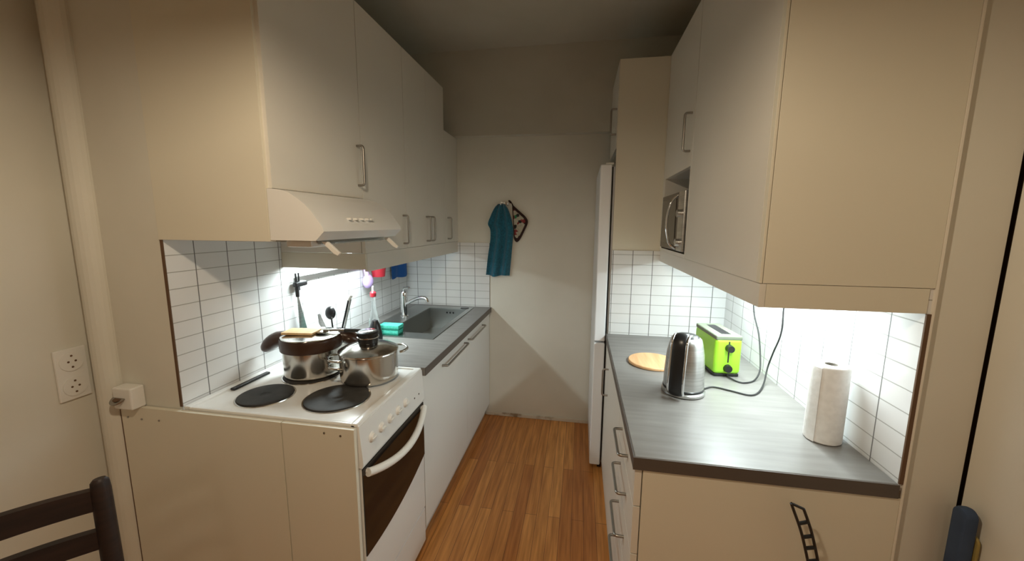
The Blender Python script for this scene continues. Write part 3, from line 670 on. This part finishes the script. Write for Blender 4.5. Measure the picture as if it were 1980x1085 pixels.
# handle: leans to the camera's left
ha = math.atan2(-.87, -.50)
hd = Vector((math.cos(ha), math.sin(ha), 0)); hp = Vector((-hd.y, hd.x, 0))
def kp(rad, zz, off=0.0): return (kx + hd.x * rad + hp.x * off, ky + hd.y * rad + hp.y * off, K + zz)
HP = [(.030, .236), (.062, .236), (.084, .212), (.093, .150), (.099, .090), (.100, .040), (.090, .022)]
hnd = part('handle', tube(NB(), smooth_pts([kp(a, b) for a, b in HP]), .026, 16, flat=.38, upv=(0, 0, 1)), M['black'], t, 'broad black handle')
for so in (-1, 1):
    part('handle_strip', tube(NB(), smooth_pts([kp(a + .002, b + .001, so * .0265) for a, b in HP]), .005, 10), M['chrome'], hnd, 'chrome edge strip')
bm = NB(); tube(bm, [(kx - hd.x * .045, ky - hd.y * .045, K + .208), (kx - hd.x * .068, ky - hd.y * .068, K + .210)], [.018, .010], 12, flat=.6); part('spout', bm, M['brushed'], t)

bm = NB(); tube(bm, smooth_pts([(.800, 1.68, 1.405), (.800, 1.665, 1.22), (.800, 1.665, 1.12), (.796, 1.70, 1.03), (.788, 1.715, .96), (.755, 1.66, .912), (.70, 1.575, .904), (.655, 1.545, .904), (.60, 1.575, .904), (.545, 1.60, .904), (.505, 1.575, .904), (.478, 1.545, .906)], 6), .0032, 8)
part('power_cord', bm, M['blackrub'], t, 'black cord coming down from the cabinet underside')

# toaster
tx, ty = .628, 1.838
t = thing('toaster', 'lime green toaster with grey top and two black knobs', 'toaster', (tx, ty, .9))
A = .0; rot = .0
def TB(x0, x1, y0, y1, z0, z1, bev, seg=4):
    bm = NB(); box(bm, tx + x0, tx + x1, ty + y0, ty + y1, z0, z1, bev, seg); return rotz(bm, .10, (tx, ty, 0))
part('body', TB(-.056, .056, -.108, .118, .912, 1.070, .016), M['green'], t)
part('base', TB(-.052, .052, -.103, .113, .9008, .914, .004), M['black'], t)
tp = part('top_plate', TB(-.0545, .0545, -.1065, .1165, 1.062, 1.082, .006), M['greentop'], t)
part('slot', TB(-.020, .020, -.075, .085, 1.0805, 1.0828, .001, 1), M['black'], tp)
part('slider_track', TB(-.003, .003, -.1092, -.106, .965, 1.058, .001, 1), M['black'], t)
for nm, zz, rr_, dp in (('lever', 1.030, .017, .022), ('dial', .940, .018, .014)):
    bm = NB(); tube(bm, [(tx, ty - .1075, zz), (tx, ty - .1075 - dp, zz)], [rr_, rr_ * .85], 20); rotz(bm, .10, (tx, ty, 0)); part(nm, bm, M['black'], t)

bm = NB(); tube(bm, smooth_pts([(.800, 1.93, 1.405), (.798, 1.925, 1.18), (.795, 1.84, 1.07), (.785, 1.78, .98), (.77, 1.74, .93), (.735, 1.70, .905), (.69, 1.67, .904), (.665, 1.675, .904), (.645, 1.705, .906), (.640, 1.735, .908)], 6), .0032, 8)
part('power_cord', bm, M['blackrub'], t, 'black cord coming down from the cabinet underside')

# paper towel
px_, py = .752, 1.262
t = thing('paper_towel_roll', 'white kitchen paper roll standing on the right worktop', 'paper towel', (px_, py, .9))
part('paper', lathe(NB(), [(.018, .9006), (.044, .9006), (.048, .904), (.048, 1.133), (.045, 1.139), (.018, 1.139), (.018, .9006)], px_, py, 56), M['paper'], t)
part('core', lathe(NB(), [(.0158, .9008), (.0178, .9008), (.0178, 1.1385), (.0158, 1.1385), (.0158, .9008)], px_, py, 32), M['card'], t)
# loose paper edge
bm = NB(); prism(bm, [(px_ - .0475, py + .010), (px_ - .0495, py - .012), (px_ - .041, py - .032), (px_ - .038, py - .0285), (px_ - .0465, py - .010), (px_ - .0455, py + .010)], 'z', .903, 1.134)
part('loose_sheet', bm, M['paper'], t)

# ------------------------------------------------------------------ dining chair, lower left
t = thing('dining_chair', 'dark brown wooden dining chair with curved ladder back by the left wall', 'chair', (-1.15, .4, 0))
B0 = Vector((-1.092, .650, 0)); dirb = Vector((-.50, -.866, 0)).normalized(); nrm = Vector((.866, -.50, 0))   # back runs towards the camera's left, seat on nrm side
Wd = .40
def cpnt(s, z, off=0.0):           # point on the back plane, reclined away from the seat
    rec = max(z - .45, 0) * .14
    p = B0 + dirb * (s * Wd) + nrm * (.070 - rec + off); p.z = z; return p
for s in (0, 1):
    bm = NB(); ps = [cpnt(s, 0, .02), cpnt(s, .22, .01), cpnt(s, .45), cpnt(s, .70), cpnt(s, .925), cpnt(s, .945), cpnt(s, .952)]
    tube(bm, ps, [.017, .018, .020, .019, .018, .0165, .011], 14); part('back_leg', bm, M['darkwood'], t)
for zt, zb_, nm in ((.942, .882, 'top_rail'), (.846, .792, 'back_slat'), (.740, .692, 'back_slat')):
    bm = NB(); F = []
    n = 16
    for i in range(n + 1):
        s = i / n; bow = 4 * s * (1 - s); a = .006 * bow
        lo = cpnt(s, zb_ + a * .55, -.028 * bow); hi = cpnt(s, zt - .012 + a * .9, -.028 * bow)
        F.append([bm.verts.new(lo + nrm * .009), bm.verts.new(hi + nrm * .009), bm.verts.new(hi - nrm * .009), bm.verts.new(lo - nrm * .009)])
    for A_, B_ in zip(F, F[1:]):
        for k in range(4): bm.faces.new((A_[k], A_[(k + 1) % 4], B_[(k + 1) % 4], B_[k]))
    bm.faces.new(F[0]); bm.faces.new(F[-1][::-1]); bmesh.ops.recalc_face_normals(bm, faces=bm.faces)
    part(nm, bm, M['darkwood'], t)
def quadslab(pts, z0, z1, bev=.004):
    bm = NB(); prism(bm, [(p.x, p.y) for p in pts], 'z', z0, z1, bev); return bm
q = [B0 + dirb * -.01 + nrm * .06, B0 + dirb * (Wd + .01) + nrm * .06, B0 + dirb * (Wd + .02) + nrm * .46, B0 + dirb * -.02 + nrm * .46]
part('seat', quadslab(q, .435, .462, .006), M['darkwood'], t)
for s in (.04, .96):
    p = B0 + dirb * (Wd * s) + nrm * .43; bm = NB(); tube(bm, [(p.x, p.y, 0), (p.x, p.y, .434)], [.015, .020], 12); part('front_leg', bm, M['darkwood'], t)

# ------------------------------------------------------------------ lower right: ironing board end and slotted strip
t = thing('ironing_board', 'blue padded board with rounded top standing in the right corner', 'ironing board', (.93, 1.0, 0))
bm = NB(); pts = []
for i in range(13):
    a = PI * i / 12; pts.append((.895 + .0 + .052 * math.cos(a) , .838 + .045 * math.sin(a)))
pts2 = [(1.018 + .020 * math.cos(PI * i / 12), .862 + .020 * math.sin(PI * i / 12)) for i in range(13)] + [(.998, 0.0), (1.038, 0.0)]
prism(bm, pts2, 'x', .918, .948, .009); part('padded_cover', bm, M['boardblue'], t)
bm = NB(); prism(bm, [(1.014 + .018 * math.cos(PI * i / 12), .800 + .018 * math.sin(PI * i / 12)) for i in range(13)] + [(.996, 0.0), (1.032, 0.0)], 'x', .9485, .9550, .002); part('board_edge', bm, M['boardedge'], t)

t = thing('slotted_strip', 'narrow black slotted strip curving up before the right cabinet end panel', 'strip', (.62, 1.0, 0))
cl = smooth_pts([(.700, 1.0, .0), (.690, 1.0, .30), (.652, 1.0, .55), (.616, 1.0, .685), (.590, 1.0, .775), (.566, 1.0, .836)], 8)
bm = NB(); W2 = .0115
def side(s): 
    out = []
    for i, p in enumerate(cl):
        tg = (cl[min(i + 1, len(cl) - 1)] - cl[max(i - 1, 0)]).normalized(); nn = Vector((tg.z, 0, -tg.x)); out.append(p + nn * s)
    return out
Ls, Rs = side(-W2), side(W2)
Ls.append(Ls[-1] + (Ls[-1] - Ls[-2]).normalized() * .022)
tube(bm, Ls, .0036, 8); tube(bm, Rs, .0036, 8); tube(bm, [Ls[-1], Rs[-1]], .0036, 8)
acc = 0; last = cl[-1]
for i in range(len(cl) - 2, 0, -1):
    acc += (cl[i + 1] - cl[i]).length
    if acc > .030: acc = 0; tube(bm, [side(-W2)[i], side(W2)[i]], .0045, 8)
part('slotted_rail', bm, M['black'], t)
part('foot', box(NB(), .66, .74, .96, 1.04, 0.0005, .010, .003), M['black'], t)

# ------------------------------------------------------------------ pendant lamp over the dining table (above the camera)
t = thing('pendant_lamp', 'pendant lamp with opaque shade hanging over the dining area', 'lamp', LAMP)
lx, ly, lz = LAMP
part('shade', lathe(NB(), [(.020, lz + .14), (.06, lz + .135), (.13, lz + .05), (.165, lz - .027), (.162, lz - .027), (.127, lz + .048), (.058, lz + .131), (.020, lz + .136), (.020, lz + .14)], lx, ly, 40), M['brown'], t)
part('flex', tube(NB(), [(lx, ly, lz + .136), (lx, ly, CEIL - .001)], .012, 10), M['plastic'], t)
